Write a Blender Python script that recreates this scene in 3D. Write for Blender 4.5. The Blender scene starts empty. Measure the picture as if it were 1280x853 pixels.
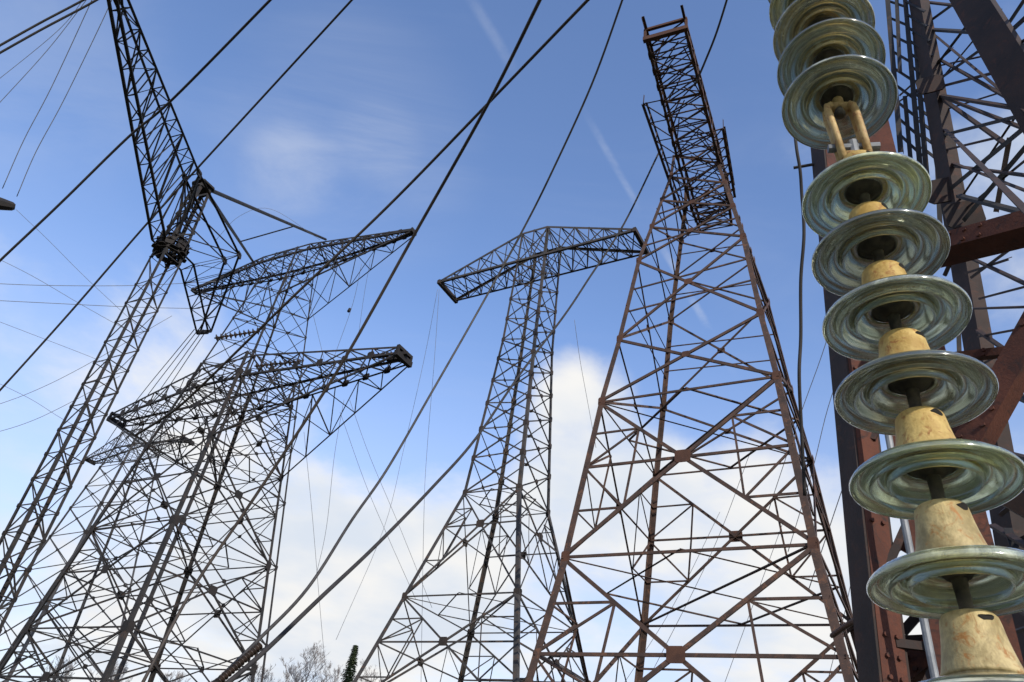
import bpy, bmesh, math, random
from math import sin, cos, tan, radians, pi
from mathutils import Vector, Matrix
random.seed(7)
S = bpy.context.scene
COL = S.collection

# ---------------------------------------------------------------- camera
F_PX, PITCH, ROLL = 933.8, 0.6044, 0.1477          # focal length in pixels of a 1280 wide picture
EYE = Vector((0, 0, 1.6))
cd = bpy.data.cameras.new("camera"); cam = bpy.data.objects.new("camera", cd); COL.objects.link(cam)
cd.sensor_width = 36; cd.lens = F_PX / 1280 * 36; cd.clip_start = .05; cd.clip_end = 3000
FW = Vector((0, cos(PITCH), sin(PITCH))); U0 = Vector((0, -sin(PITCH), cos(PITCH))); R0 = Vector((1, 0, 0))
RT = cos(ROLL) * R0 + sin(ROLL) * U0; UP = -sin(ROLL) * R0 + cos(ROLL) * U0
m = Matrix((RT, UP, -FW)).transposed().to_4x4(); m.translation = EYE; cam.matrix_world = m
S.camera = cam

# ---------------------------------------------------------------- sun, sky, exposure
SUN_AZ, SUN_EL = 158, 27                            # clockwise from +Y
SUN_STR, SKY_STR = 2.2, 0.122
sd = bpy.data.lights.new("sun", 'SUN'); so = bpy.data.objects.new("sun", sd); COL.objects.link(so)
sd.energy = SUN_STR; sd.angle = radians(.5); sd.color = (1, .93, .82)
sv = Vector((sin(radians(SUN_AZ)) * cos(radians(SUN_EL)), cos(radians(SUN_AZ)) * cos(radians(SUN_EL)), sin(radians(SUN_EL))))
so.rotation_euler = sv.to_track_quat('Z', 'Y').to_euler(); so.location = (10, -20, 30)
S.view_settings.view_transform = 'Standard'; S.view_settings.look = 'None'
S.view_settings.exposure = 0.85; S.view_settings.gamma = 1; S.view_settings.use_curve_mapping = False

def ray(px, py):
    v = FW + RT * ((px - 640) / F_PX) - UP * ((py - 426.5) / F_PX)
    return v.normalized()
def at(px, py, dh):                                 # point on the sight line at horizontal distance dh
    v = ray(px, py); return EYE + v * (dh / math.hypot(v.x, v.y))
def ats(px, py, d):                                 # point on the sight line at slant distance d
    return EYE + ray(px, py) * d

class NT:
    def __init__(s, tree): s.t = tree; tree.nodes.clear()
    def n(s, typ, **kw):
        nd = s.t.nodes.new(typ)
        for k, v in kw.items():
            if k.startswith('i_'):
                nd.inputs[k[2:].replace('_', ' ')].default_value = v
            else: setattr(nd, k, v)
        return nd
    def l(s, a, b): s.t.links.new(a, b)
    def setin(s, sock, v):
        if hasattr(v, 'is_output') or isinstance(v, bpy.types.NodeSocket): s.l(v, sock)
        else: sock.default_value = v
    def m(s, op, a, b=None, c=None, clamp=False):
        nd = s.t.nodes.new('ShaderNodeMath'); nd.operation = op; nd.use_clamp = clamp
        s.setin(nd.inputs[0], a)
        if b is not None: s.setin(nd.inputs[1], b)
        if c is not None: s.setin(nd.inputs[2], c)
        return nd.outputs[0]
    def vm(s, op, a, b=None):
        nd = s.t.nodes.new('ShaderNodeVectorMath'); nd.operation = op
        s.setin(nd.inputs[0], a)
        if b is not None: s.setin(nd.inputs[1], b)
        return nd.outputs['Value'] if op in ('DOT_PRODUCT', 'LENGTH', 'DISTANCE') else nd.outputs[0]
    def ss(s, v, lo, hi, a=0., b=1.):
        nd = s.t.nodes.new('ShaderNodeMapRange'); nd.interpolation_type = 'SMOOTHSTEP'
        s.setin(nd.inputs[0], v)
        for i, q in enumerate((lo, hi, a, b)): nd.inputs[i + 1].default_value = q
        return nd.outputs[0]
    def noise(s, vec, scale, detail=6, rough=.55, dist=0.):
        nd = s.t.nodes.new('ShaderNodeTexNoise'); s.l(vec, nd.inputs['Vector'])
        nd.inputs['Scale'].default_value = scale; nd.inputs['Detail'].default_value = detail
        nd.inputs['Roughness'].default_value = rough; nd.inputs['Distortion'].default_value = dist
        return nd.outputs['Fac'], nd.outputs['Color']
    def mix(s, f, a, b):
        nd = s.t.nodes.new('ShaderNodeMix'); nd.data_type = 'RGBA'
        s.setin(nd.inputs['Factor'], f)
        for k, v in ((6, a), (7, b)):
            if isinstance(v, tuple): nd.inputs[k].default_value = (*v, 1) if len(v) == 3 else v
            else: s.l(v, nd.inputs[k])
        return nd.outputs[2]

W = bpy.data.worlds.new("World"); S.world = W; W.use_nodes = True
w = NT(W.node_tree)
sky = w.n('ShaderNodeTexSky'); sky.sky_type = 'NISHITA'; sky.sun_disc = False
sky.sun_elevation = radians(SUN_EL); sky.sun_rotation = radians(SUN_AZ)
sky.air_density = 1.15; sky.dust_density = .15; sky.ozone_density = 2.6
tc = w.n('ShaderNodeTexCoord'); dirv = w.vm('NORMALIZE', tc.outputs['Generated'])
sep = w.n('ShaderNodeSeparateXYZ'); w.l(dirv, sep.inputs[0]); zz = sep.outputs['Z']
den = w.m('ADD', w.m('MAXIMUM', zz, 0.), .22)
cmb = w.n('ShaderNodeCombineXYZ'); w.l(w.m('DIVIDE', sep.outputs['X'], den), cmb.inputs[0]); w.l(w.m('DIVIDE', sep.outputs['Y'], den), cmb.inputs[1])
flat = cmb.outputs[0]
n1, _ = w.noise(flat, 1.7, 9, .56, .35)
n2, _ = w.noise(flat, 5.0, 6, .6, .2)
nn = w.m('ADD', w.m('MULTIPLY', n1, .62), w.m('MULTIPLY', n2, .38))
# banks of cloud stand low over the horizon, with a few named masses and clear gaps
low = w.ss(zz, .72, .22, 0, 1)
val = w.m('ADD', nn, w.m('MULTIPLY', low, .20))
def lobe(v, px, py, wid, amp):
    d = ray(px, py); dot = w.vm('DOT_PRODUCT', dirv, tuple(d))
    return w.m('ADD', v, w.ss(dot, cos(wid), 1.0, 0, amp))
for px, py, wid, amp in ((745, 560, .16, .22), (700, 480, .07, .14), (900, 640, .16, .16), (430, 720, .22, .16), (180, 470, .13, .11), (1260, 260, .17, .22),
                         (1060, 700, .14, .10), (560, 700, .14, .12), (540, 520, .17, -.16), (400, 600, .10, -.06), (870, 480, .11, -.16), (1020, 590, .09, -.08),
                         (40, 600, .20, -.10), (240, 720, .20, .08), (470, 560, .12, -.03), (640, 200, .45, -.10)):
    val = lobe(val, px, py, wid, amp)
mask = w.ss(val, .52, .84)
# thin high veil
st = w.n('ShaderNodeMapping'); st.inputs['Scale'].default_value = (1.2, 3.4, 1); st.inputs['Rotation'].default_value = (0, 0, .6); w.l(flat, st.inputs[0])
n3, _ = w.noise(st.outputs[0], 1.4, 8, .62, .6)
veil = w.m('MULTIPLY', w.ss(n3, .46, .80), .07)
for px, py, wid, amp in ((430, 190, .2, .16), (365, 215, .075, .30), (470, 180, .07, .16), (60, 100, .16, .12)):
    d = ray(px, py); veil = w.m('ADD', veil, w.m('MULTIPLY', w.ss(w.vm('DOT_PRODUCT', dirv, tuple(d)), cos(wid), 1., 0, amp), w.ss(n3, .3, .6)))
# vapour trail: a great circle with a ragged edge
def trail(p, q, wid, amp):
    a, b = ray(*p), ray(*q); nrm = a.cross(b).normalized(); mid = (a + b).normalized(); half = a.angle(b) / 2
    off = w.m('ADD', w.vm('DOT_PRODUCT', dirv, tuple(nrm)), w.m('MULTIPLY', w.m('SUBTRACT', n2, .5), .012))
    band = w.ss(w.m('ABSOLUTE', off), wid, wid * .15, 0, 1)
    along = w.ss(w.vm('DOT_PRODUCT', dirv, tuple(mid)), cos(half), cos(half * .6), 0, amp)
    return w.m('MULTIPLY', w.m('MULTIPLY', band, along), w.ss(n2, .40, .60))
veil = w.m('ADD', veil, trail((725, 130), (925, 480), .007, .28))
veil = w.m('ADD', veil, trail((560, -50), (650, 100), .010, .16))
haze_low = w.ss(zz, .62, .12, 0, .66)
veil = w.m('MINIMUM', w.m('ADD', veil, haze_low), .92)
cshade, _ = w.noise(flat, 2.6, 5, .5)
ccol = w.mix(w.ss(cshade, .35, .65), (3.3, 3.6, 4.05), (4.3, 4.25, 4.15))
hue = w.n('ShaderNodeMix', data_type='RGBA', blend_type='MULTIPLY'); hue.inputs['Factor'].default_value = 1; w.l(sky.outputs[0], hue.inputs[6]); hue.inputs[7].default_value = (.985, .985, 1.13, 1)
c1 = w.mix(veil, hue.outputs[2], (3.05, 3.3, 3.85))
c2 = w.mix(mask, c1, ccol)
bg = w.n('ShaderNodeBackground'); w.l(c2, bg.inputs['Color']); bg.inputs['Strength'].default_value = SKY_STR
wo = w.n('ShaderNodeOutputWorld'); w.l(bg.outputs[0], wo.inputs['Surface'])

# ---------------------------------------------------------------- materials
def mat(name, c1, c2, rough=.7, metal=0., scale=6., c3=None, bump=.0, spec=.4, fine=60., run=1.):
    M = bpy.data.materials.new(name); M.use_nodes = True; t = NT(M.node_tree)
    b = t.n('ShaderNodeBsdfPrincipled'); o = t.n('ShaderNodeOutputMaterial'); t.l(b.outputs[0], o.inputs[0])
    tcn = t.n('ShaderNodeTexCoord'); oi = t.n('ShaderNodeObjectInfo')
    v = t.vm('ADD', tcn.outputs['Object'], oi.outputs['Location'])
    v0 = v
    if run != 1: v = t.vm('MULTIPLY', v, (1, 1, run))
    f1, _ = t.noise(v, scale, 6, .62, .3); f2, _ = t.noise(v, fine, 3, .6)
    f = t.m('ADD', t.m('MULTIPLY', f1, .7), t.m('MULTIPLY', f2, .3))
    c = t.mix(t.ss(f, .36, .64), c1, c2)
    if c3: 
        g, _ = t.noise(v, scale * 2.7, 5, .7, .8); c = t.mix(t.ss(g, .53, .68), c, c3)
    t.l(c, b.inputs['Base Color']); b.inputs['Metallic'].default_value = metal
    t.l(t.m('ADD', t.m('MULTIPLY', f2, .25), rough - .12), b.inputs['Roughness'])
    b.inputs['Specular IOR Level'].default_value = spec
    if bump:
        bp = t.n('ShaderNodeBump'); bp.inputs['Strength'].default_value = bump; bp.inputs['Distance'].default_value = .004
        t.l(f2, bp.inputs['Height']); t.l(bp.outputs[0], b.inputs['Normal'])
    return M
RUST = mat('rusted_steel', (.040, .027, .023), (.090, .052, .038), .82, 0, 2.2, (.145, .068, .038))
RUSTP = mat('rusted_plate', (.060, .028, .019), (.098, .044, .026), .85, 0, 3)
DARK = mat('weathered_steel', (.015, .0145, .015), (.036, .032, .030), .72, .1, 1.6, (.062, .038, .026))
DARKP = mat('weathered_plate', (.013, .012, .012), (.028, .022, .02), .75, .1, 3)
GREYS = mat('grey_steel', (.036, .034, .034), (.070, .062, .057), .72, .1, 1.6, (.105, .060, .036))
GREYP = mat('grey_plate', (.028, .023, .021), (.055, .038, .030), .78, .1, 3)
FARS = mat('hazed_far_steel', (.045, .045, .05), (.08, .076, .076), .7, .1, 1.2)  # paler tone: distance haze put into the steel colour
REDOX = mat('red_oxide_steel', (.070, .024, .015), (.125, .042, .024), .85, 0, 3.2, (.034, .019, .016), .6)
BROWN = mat('brown_steel', (.022, .015, .013), (.045, .026, .020), .8, 0, 2.2, (.065, .028, .018), .3)
ALU = mat('aged_conductor', (.040, .036, .034), (.075, .068, .062), .6, .3, 3)
BRWN = mat('brown_cable', (.042, .034, .030), (.078, .062, .052), .65, .1, 3)
BLK = mat('black_cable', (.022, .020, .020), (.040, .035, .033), .8, 0, 4)
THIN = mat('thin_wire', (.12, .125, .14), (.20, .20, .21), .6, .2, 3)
CONC = mat('concrete', (.27, .26, .24), (.36, .35, .32), .9, 0, 4, None, .3)
PIPE = mat('galvanised_pipe', (.16, .17, .18), (.26, .27, .28), .6, .3, 8)
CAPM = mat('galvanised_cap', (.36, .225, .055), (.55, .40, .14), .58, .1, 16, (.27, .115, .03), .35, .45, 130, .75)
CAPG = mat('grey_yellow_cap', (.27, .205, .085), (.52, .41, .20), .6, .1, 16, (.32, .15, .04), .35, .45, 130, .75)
LINK = mat('cream_rust_link', (.32, .20, .07), (.50, .37, .17), .6, .05, 14, (.26, .10, .04), .4)
CEM = mat('dark_cement', (.035, .033, .028), (.09, .08, .06), .8, 0, 30, None, .4)
BLACK = mat('black_socket_shade', (.006, .005, .004), (.012, .01, .008), .9)  # black colour stands for the shade inside the cap sockets
BARK = mat('grey_bark', (.16, .14, .13), (.30, .28, .27), .85, 0, 5)
NEED = mat('spruce_needles', (.030, .045, .018), (.065, .085, .034), .8, 0, 2)
TRUNK = mat('brown_bark', (.07, .05, .035), (.12, .09, .07), .9, 0, 5)
GRASS = mat('dry_grass', (.050, .045, .024), (.085, .072, .040), .95, 0, .35, (.040, .048, .022))
def glassmat():
    M = bpy.data.materials.new('dirty_green_glass'); M.use_nodes = True; t = NT(M.node_tree)
    b = t.n('ShaderNodeBsdfPrincipled'); o = t.n('ShaderNodeOutputMaterial'); t.l(b.outputs[0], o.inputs[0])
    tcn = t.n('ShaderNodeTexCoord'); oi = t.n('ShaderNodeObjectInfo')
    v = t.vm('ADD', tcn.outputs['Object'], t.vm('MULTIPLY', oi.outputs['Location'], (3.1, 2.7, 5.3)))
    f, _ = t.noise(v, 14, 6, .6, 1.2); g, _ = t.noise(v, 70, 3, .6); h, _ = t.noise(v, 6, 3, .5)
    sp = t.n('ShaderNodeSeparateXYZ'); t.l(tcn.outputs['Object'], sp.inputs[0]); fl = t.n('ShaderNodeCombineXYZ'); t.l(sp.outputs[0], fl.inputs[0]); t.l(sp.outputs[1], fl.inputs[1])
    rad = t.vm('LENGTH', fl.outputs[0]); rc = t.n('ShaderNodeCombineXYZ'); t.l(t.m('MULTIPLY', rad, 60.), rc.inputs[0]); t.l(t.m('MULTIPLY', h, .28), rc.inputs[1]); t.l(t.vm('DOT_PRODUCT', oi.outputs['Location'], (9., 7., 11.)), rc.inputs[2])
    ringf, _ = t.noise(rc.outputs[0], 1.6, 4, .65, .0)
    c = t.mix(t.ss(ringf, .40, .62), (.33, .37, .26), (.78, .81, .64))
    c = t.mix(t.m('MULTIPLY', t.ss(h, .50, .68), .55), c, (.74, .66, .30))
    dirt = t.m('MULTIPLY', t.ss(t.m('ADD', t.m('MULTIPLY', ringf, .6), t.m('MULTIPLY', f, .4)), .50, .66), .75)
    rv = t.n('ShaderNodeHueSaturation'); t.l(c, rv.inputs['Color']); t.l(t.m('ADD', .78, t.m('MULTIPLY', oi.outputs['Random'], .42)), rv.inputs['Value']); t.l(t.m('ADD', .48, t.m('MULTIPLY', oi.outputs['Random'], .05)), rv.inputs['Hue'])
    t.l(rv.outputs[0], b.inputs['Base Color'])
    t.l(t.m('ADD', .05, t.m('MULTIPLY', g, .22)), b.inputs['Roughness'])
    b.inputs['IOR'].default_value = 1.5; t.l(t.m('SUBTRACT', .84, dirt), b.inputs['Transmission Weight'])
    b.inputs['Coat Weight'].default_value = 1.; b.inputs['Coat Roughness'].default_value = .05; b.inputs['Coat IOR'].default_value = 1.6
    bp = t.n('ShaderNodeBump'); bp.inputs['Strength'].default_value = .05; bp.inputs['Distance'].default_value = .002
    t.l(f, bp.inputs['Height']); t.l(bp.outputs[0], b.inputs['Normal'])
    return M
GLASS = glassmat()

# ---------------------------------------------------------------- mesh helpers
class MB:
    def __init__(s): s.v = []; s.f = []
    def add(s, vs, fs):
        o = len(s.v); s.v += [tuple(x) for x in vs]; s.f += [tuple(i + o for i in q) for q in fs]
    def prism(s, p, q, prof, u, v):                  # extrude a closed profile of (a,b) from p to q
        n = len(prof)
        vs = [p + u * a + v * b for a, b in prof] + [q + u * a + v * b for a, b in prof]
        fs = [(i, (i + 1) % n, n + (i + 1) % n, n + i) for i in range(n)] + [tuple(range(n))[::-1], tuple(range(n, 2 * n))]
        s.add(vs, fs)
    def ang(s, p, q, size, inn, t=None, corner=None):  # steel angle; inn = inward normal
        p = Vector(p); q = Vector(q); d = (q - p)
        if d.length < 1e-4: return
        d.normalize(); t = t or max(.008, size * .11)
        if corner is not None:                        # leg: two flange directions given
            u = Vector(corner[0]); u = (u - d * u.dot(d)).normalized(); v = Vector(corner[1]); v = (v - d * v.dot(d)); v = (v - u * v.dot(u)).normalized(); o = 0
        else:
            inn = Vector(inn); v = (inn - d * inn.dot(d))
            if v.length < 1e-4: v = d.orthogonal()
            v.normalize(); u = d.cross(v); o = size / 2
            if u.z < 0: u = -u
        a = size
        h = a if corner is not None else a * .6
        s.prism(p, q, [(-o, 0), (a - o, 0), (a - o, t), (t - o, t), (t - o, h), (-o, h)], u, v)
    def box(s, p, q, wu, wv, ref):                    # rectangular bar
        p = Vector(p); q = Vector(q); d = (q - p).normalized(); r = Vector(ref); v = (r - d * r.dot(d)).normalized(); u = d.cross(v)
        s.prism(p, q, [(-wu / 2, -wv / 2), (wu / 2, -wv / 2), (wu / 2, wv / 2), (-wu / 2, wv / 2)], u, v)
    def plate(s, c, nrm, up, w, h, t, cut=.3):        # gusset: chamfered plate
        nrm = Vector(nrm).normalized(); up = Vector(up); up = (up - nrm * up.dot(nrm)).normalized(); u = nrm.cross(up); c = Vector(c)
        a, b = w / 2, h / 2; x, y = a * (1 - cut), b * (1 - cut)
        s.prism(c - nrm * t / 2, c + nrm * t / 2, [(-x, -b), (x, -b), (a, -y), (a, y), (x, b), (-x, b), (-a, y), (-a, -y)], u, up)
    def tube(s, pts, r, n=6, r2=None):
        pts = [Vector(p) for p in pts]; N = len(pts); ref = Vector((.31, .17, .93)); vs = []; u = None
        for i, p in enumerate(pts):
            d = (pts[min(i + 1, N - 1)] - pts[max(i - 1, 0)]).normalized()
            u = (ref - d * ref.dot(d)).normalized() if u is None else (u - d * u.dot(d)).normalized()
            v = d.cross(u); rr = r if r2 is None else r + (r2 - r) * i / (N - 1)
            vs += [p + (u * cos(2 * pi * k / n) + v * sin(2 * pi * k / n)) * rr for k in range(n)]
        fs = [(i * n + k, i * n + (k + 1) % n, (i + 1) * n + (k + 1) % n, (i + 1) * n + k) for i in range(N - 1) for k in range(n)]
        fs += [tuple(range(n))[::-1], tuple(range((N - 1) * n, N * n))]
        s.add(vs, fs)
    def lathe(s, prof, n=48, o=Vector((0, 0, 0))):
        vs = []; k = len(prof)
        for i in range(n):
            a = 2 * pi * i / n
            vs += [o + Vector((r * cos(a), r * sin(a), z)) for r, z in prof]
        fs = [(i * k + j, ((i + 1) % n) * k + j, ((i + 1) % n) * k + j + 1, i * k + j + 1) for i in range(n) for j in range(k - 1)]
        s.add(vs, fs)
    def build(s, name, M, parent=None, smooth=False):
        me = bpy.data.meshes.new(name); me.from_pydata(s.v, [], s.f); me.materials.append(M)
        bm = bmesh.new(); bm.from_mesh(me); bmesh.ops.recalc_face_normals(bm, faces=bm.faces[:]); bm.to_mesh(me); bm.free()
        if smooth: me.polygons.foreach_set('use_smooth', [True] * len(me.polygons))
        o = bpy.data.objects.new(name, me); COL.objects.link(o)
        if parent: o.parent = parent
        return o
def tag(o, label=None, cat=None, group=None, kind=None):
    if label: o['label'] = label
    if cat: o['category'] = cat
    if group: o['group'] = group
    if kind: o['kind'] = kind
    return o
def thing(name, label, cat, loc, rz=0, group=None):
    o = bpy.data.objects.new(name, None); COL.objects.link(o); o.location = loc; o.rotation_euler = (0, 0, rz); o.empty_display_size = .3
    return tag(o, label, cat, group)
def smooth(pts, k=10):
    P = [pts[0] * 2 - pts[1]] + list(pts) + [pts[-1] * 2 - pts[-2]]; out = []
    for i in range(1, len(P) - 2):
        a, b, c, d = P[i - 1:i + 3]
        for j in range(k):
            t = j / k
            out.append(.5 * ((2 * b) + (c - a) * t + (2 * a - 5 * b + 4 * c - d) * t * t + (-a + 3 * b - 3 * c + d) * t ** 3))
    out.append(pts[-1]); return out
def jit(a=.011): return Vector((random.uniform(-a, a), random.uniform(-a, a), random.uniform(-a, a)))

# ---------------------------------------------------------------- ground
g = MB(); R = 900; N = 40
for i in range(N):
    for j in range(N): pass
gv = [(x * R * 2 / N - R, y * R * 2 / N - R, 0) for y in range(N + 1) for x in range(N + 1)]
gf = [(y * (N + 1) + x, y * (N + 1) + x + 1, (y + 1) * (N + 1) + x + 1, (y + 1) * (N + 1) + x) for y in range(N) for x in range(N)]
g.add(gv, gf); tag(g.build('ground', GRASS), kind='structure')

# ---------------------------------------------------------------- lattice towers
FACES = [((-1, -1), (1, -1), (0, 1)), ((1, -1), (1, 1), (-1, 0)), ((1, 1), (-1, 1), (0, -1)), ((-1, 1), (-1, -1), (1, 0))]
def prof(levels):
    def f(z):
        for (a, wa), (b, wb) in zip(levels, levels[1:]):
            if z <= b: return wa + (wb - wa) * (z - a) / (b - a)
        return levels[-1][1]
    return f
def body(root, wf, panels, leg, br, sub, M, MP, plate=.5, inner=True, gp=1.0, foot=True, full=True):
    """square lattice shaft. panels = [(z0,z1,kind)], kind X (plain cross) / H (cross with mid strut and redundants) / S (single zigzag)"""
    P = lambda c, z: Vector((c[0] * wf(z), c[1] * wf(z), z))
    zs = sorted({p[0] for p in panels} | {p[1] for p in panels})
    legs = {}
    for c in ((-1, -1), (1, -1), (1, 1), (-1, 1)):
        b = MB()
        for z0, z1 in zip(zs, zs[1:]):
            k = 1 - .45 * z0 / zs[-1]
            b.ang(P(c, z0), P(c, z1), leg * k, None, None, ((-c[0], 0, 0), (0, -c[1], 0)))
        legs[c] = b.build('leg', M, root)
        if foot and zs[0] < .6:
            fb = MB(); q = P(c, 0); fb.box(q + Vector((0, 0, -.3)), q + Vector((0, 0, .25)), .8, .8, (1, 0, 0)); fb.build('footing', CONC, legs[c])
    for fi, (cl, cr, inn) in enumerate(FACES):
        b = MB(); inn = Vector((*inn, 0)); cents = []
        for z0, z1, kind in panels:
            A, B, C, D = P(cl, z0), P(cr, z0), P(cl, z1), P(cr, z1)
            s = br * (1 - .35 * z0 / zs[-1])
            e = inn * .012
            t = (A - B).length / ((A - B).length + (C - D).length)
            O = A + (D - A) * t
            if kind in 'XH':
                b.ang(A + jit(), D + jit(), s, inn); b.ang(B + inn * (s * .14 + .01) + jit(), C + inn * (s * .14 + .01) + jit(), s, inn)
            if kind == 'S':
                if (fi + panels.index((z0, z1, kind))) % 2: b.ang(A + jit(), D + jit(), s, inn)
                else: b.ang(B + jit(), C + jit(), s, inn)
                b.ang(C + e, D + e, s * .8, inn)
            if kind == 'H':
                cents.append((O, z1 - z0))
                zc = O.z; Lc, Rc = P(cl, zc), P(cr, zc); ss = s * .62
                for E, q0, q1 in ((Lc, A, C), (Rc, B, D)):
                    b.ang(E + e * 2 + jit(), O + e * 2 + jit(), s * .8, inn)
                    for X in (q0, q1):
                        h = (X + O) / 2; hz = P(cl if E is Lc else cr, h.z)
                        mid = (E + O) / 2
                        b.ang(h + e * 3 + jit(), hz + e * 3 + jit(), ss, inn)
                        if full: b.ang(h + e * 3.5 + jit(), mid + e * 3.5 + jit(), ss, inn)
                        b.ang(h + e * 4 + jit(), E + e * 4 + jit(), ss, inn)
                b.ang(C + e * 2 + jit(), D + e * 2 + jit(), s * .7, inn)
            if kind == 'X' and plate: cents.append((O, (z1 - z0) * .6))
        fb = b.build('face_bracing', M, root)
        for O, h in cents:
            pb = MB(); sz = plate * min(1, .35 + .12 * h) * gp; pb.plate(O - inn * .02, inn, (0, 0, 1), sz, sz * .85, .016); pb.build('gusset_plate', MP, fb)
    # node plates on the legs
    for z in zs[1:-1]:
        for c in legs:
            pb = MB(); q = P(c, z); sz = plate * .8 * (1 - .4 * z / zs[-1]) * gp
            pb.plate(q + Vector((-c[0] * sz * .32, c[1] * .012, 0)), (0, 1, 0), (0, 0, 1), sz * .8, sz, .014)
            pb.plate(q + Vector((c[0] * .012, -c[1] * sz * .32, 0)), (1, 0, 0), (0, 0, 1), sz * .8, sz, .014)
            pb.build('gusset_plate', MP, legs[c])
    if inner:
        for z0, z1, kind in panels:
            b = MB()
            if kind == 'H' or inner == 2:
                cs = [P(c, z1 - .03) for c in ((-1, -1), (1, -1), (1, 1), (-1, 1))]; s = sub
                b.ang(cs[0] + jit(), cs[2] + jit(), s, (0, 0, 1)); b.ang(cs[1] + Vector((0, 0, .04)) + jit(), cs[3] + Vector((0, 0, .04)) + jit(), s, (0, 0, 1))
                if kind == 'H':
                    ms = [(cs[i] + cs[(i + 1) % 4]) / 2 for i in range(4)]
                    for i in range(4): b.ang(ms[i] + jit() + Vector((0, 0, .07)), ms[(i + 1) % 4] + jit() + Vector((0, 0, .07)), s, (0, 0, 1))
            if b.v: b.build('diaphragm', M, root)

def arm(root, axis, cen, za, L1, L2, wr, we, ztop, lp, dep, ch, lc, M, MP, n1=6, n2=6, endw=None, drop=None, over=0., ends=True, plates=0., wt=1.):
    """horizontal T arm. axis 'x' or 'y' of the tower; L1 behind, L2 ahead of the shaft; drop = (half width, z) of the leg points the lower chords run down to"""
    def T(a, b, z): return Vector((cen[0] + a, cen[1] + b, z)) if axis == 'x' else Vector((cen[0] - b, cen[1] + a, z))
    DY = (T(0, 1, 0) - T(0, 0, 0)); DX = T(1, 0, 0) - T(0, 0, 0)
    hw = lambda a: wr if abs(a) <= lp else wr + (we - wr) * (abs(a) - lp) / ((L1 if a < 0 else L2) - lp)
    zt = lambda a: ztop if abs(a) <= lp else ztop + (za + dep - ztop) * (abs(a) - lp) / ((L1 if a < 0 else L2) - lp)
    st = sorted(set([-L1 + (L1 - lp) * i / n1 for i in range(n1 + 1)] + [lp + (L2 - lp) * i / n2 for i in range(n2 + 1)] + [0.]))
    c = MB()
    for b in (-1, 1):
        for a0, a1 in zip(st, st[1:]):
            c.ang(T(a0, b * hw(a0), za), T(a1, b * hw(a1), za), ch, None, None, (-b * DY, (0, 0, 1)))
            c.ang(T(a0, b * hw(a0) * wt, zt(a0)), T(a1, b * hw(a1) * wt, zt(a1)), ch, None, None, (-b * DY, (0, 0, -1)))
        if over:
            for a0, a1, f in ((st[0] - over, st[0], zt(st[0])), ):
                c.ang(T(a0, b * we, f + .02), T(a1, b * we, f + .02), ch, None, None, (-b * DY, (0, 0, -1)))
    for a in st:
        c.ang(T(a, -hw(a), za + .02), T(a, hw(a), za + .02), lc, (0, 0, 1))
        if abs(zt(a) - za) > .02:
            for b in (-1, 1): c.ang(T(a, b * hw(a), za) + jit(), T(a, b * hw(a) * wt, zt(a)) + jit(), lc, -b * DY)
    top = c.build('crossarm', M, root)
    l = MB()
    for i, (a0, a1) in enumerate(zip(st, st[1:])):
        for b in (-1, 1):
            o = -b * DY
            p0, p1 = T(a0, b * hw(a0), za), T(a1, b * hw(a1), za); q0, q1 = T(a0, b * hw(a0) * wt, zt(a0)), T(a1, b * hw(a1) * wt, zt(a1))
            l.ang((p0 if i % 2 else p1) + o * .02 + jit(), (q1 if i % 2 else q0) + o * .02 + jit(), lc, o)
        for z, f in ((za, (0, 0, 1)), (None, (0, 0, -1))):
            w0, w1 = hw(a0) * (wt if z is None else 1), hw(a1) * (wt if z is None else 1)
            z0, z1 = (za, za) if z else (zt(a0), zt(a1)); k = Vector(f) * .015
            if not z: l.ang(T(a0, -w0, z0) + k + jit(), T(a0, w0, z0) + k + jit(), lc, f)
            l.ang(T(a0, -w0, z0) + k * 2 + jit(), T(a1, w1, z1) + k * 2 + jit(), lc, f)
            if z: l.ang(T(a0, w0, z0) + k * 4 + jit(), T(a1, -w1, z1) + k * 4 + jit(), lc, f)
    if drop:
        wl, zd = drop
        for sgn, L in ((-1, L1), (1, L2)):
            for b in (-1, 1):
                tip = T(sgn * (L - .05), b * we, za - .05); low = T(sgn * wl, b * wl, zd); n = 5
                l.ang(tip, low, ch * .9, -b * DY)
                for i in range(1, n + 1):
                    t0, t1 = (i - 1) / n, i / n; f = lambda t: tip + (low - tip) * t
                    a0, a1 = sgn * (L + (wl - L) * t0), sgn * (L + (wl - L) * t1)
                    g0, g1 = T(a0, b * hw(a0), za), T(a1, b * hw(a1), za)
                    l.ang(f(t1) + jit(), g1 + jit(), lc, -b * DY); l.ang((f(t1) if i % 2 else f(t0)) + jit(), (g0 if i % 2 else g1) + jit(), lc, -b * DY)
            for i in range(1, 5):
                t = i / 5; p = T(sgn * (L - .05), -we, za - .05).lerp(T(sgn * wl, -wl, zd), t); q = T(sgn * (L - .05), we, za - .05).lerp(T(sgn * wl, wl, zd), t)
                l.ang(p + jit(), q + jit(), lc, (0, 0, 1))
    l.build('lacing', M, top)
    if plates:
        for i, a in enumerate(st[1:-1]):
            for b in (-1, 1):
                pb = MB(); pb.plate(T(a, b * (hw(a) + .012), za + plates * .3), DY, (0, 0, 1), plates, plates, .014); pb.build('gusset_plate', MP, top)
    if ends:
        for a in ((-L1, L2) if ends is True else (-L1,)):
            e = MB(); k = endw or ch * 1.4; e.box(T(a, -we - .06, za + .02), T(a, we + .06, za + .02), k, k * 1.3, (0, 0, 1)); 
            e.box(T(a, -we - .03, zt(a)), T(a, we + .03, zt(a)), k * .7, k * .7, (0, 0, 1))
            for b in (-1, 1): e.box(T(a, b * we, za), T(a, b * we, zt(a)), k * .6, k * .6, DX)
            e.build('end_beam', MP, top)
    return T, top

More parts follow.
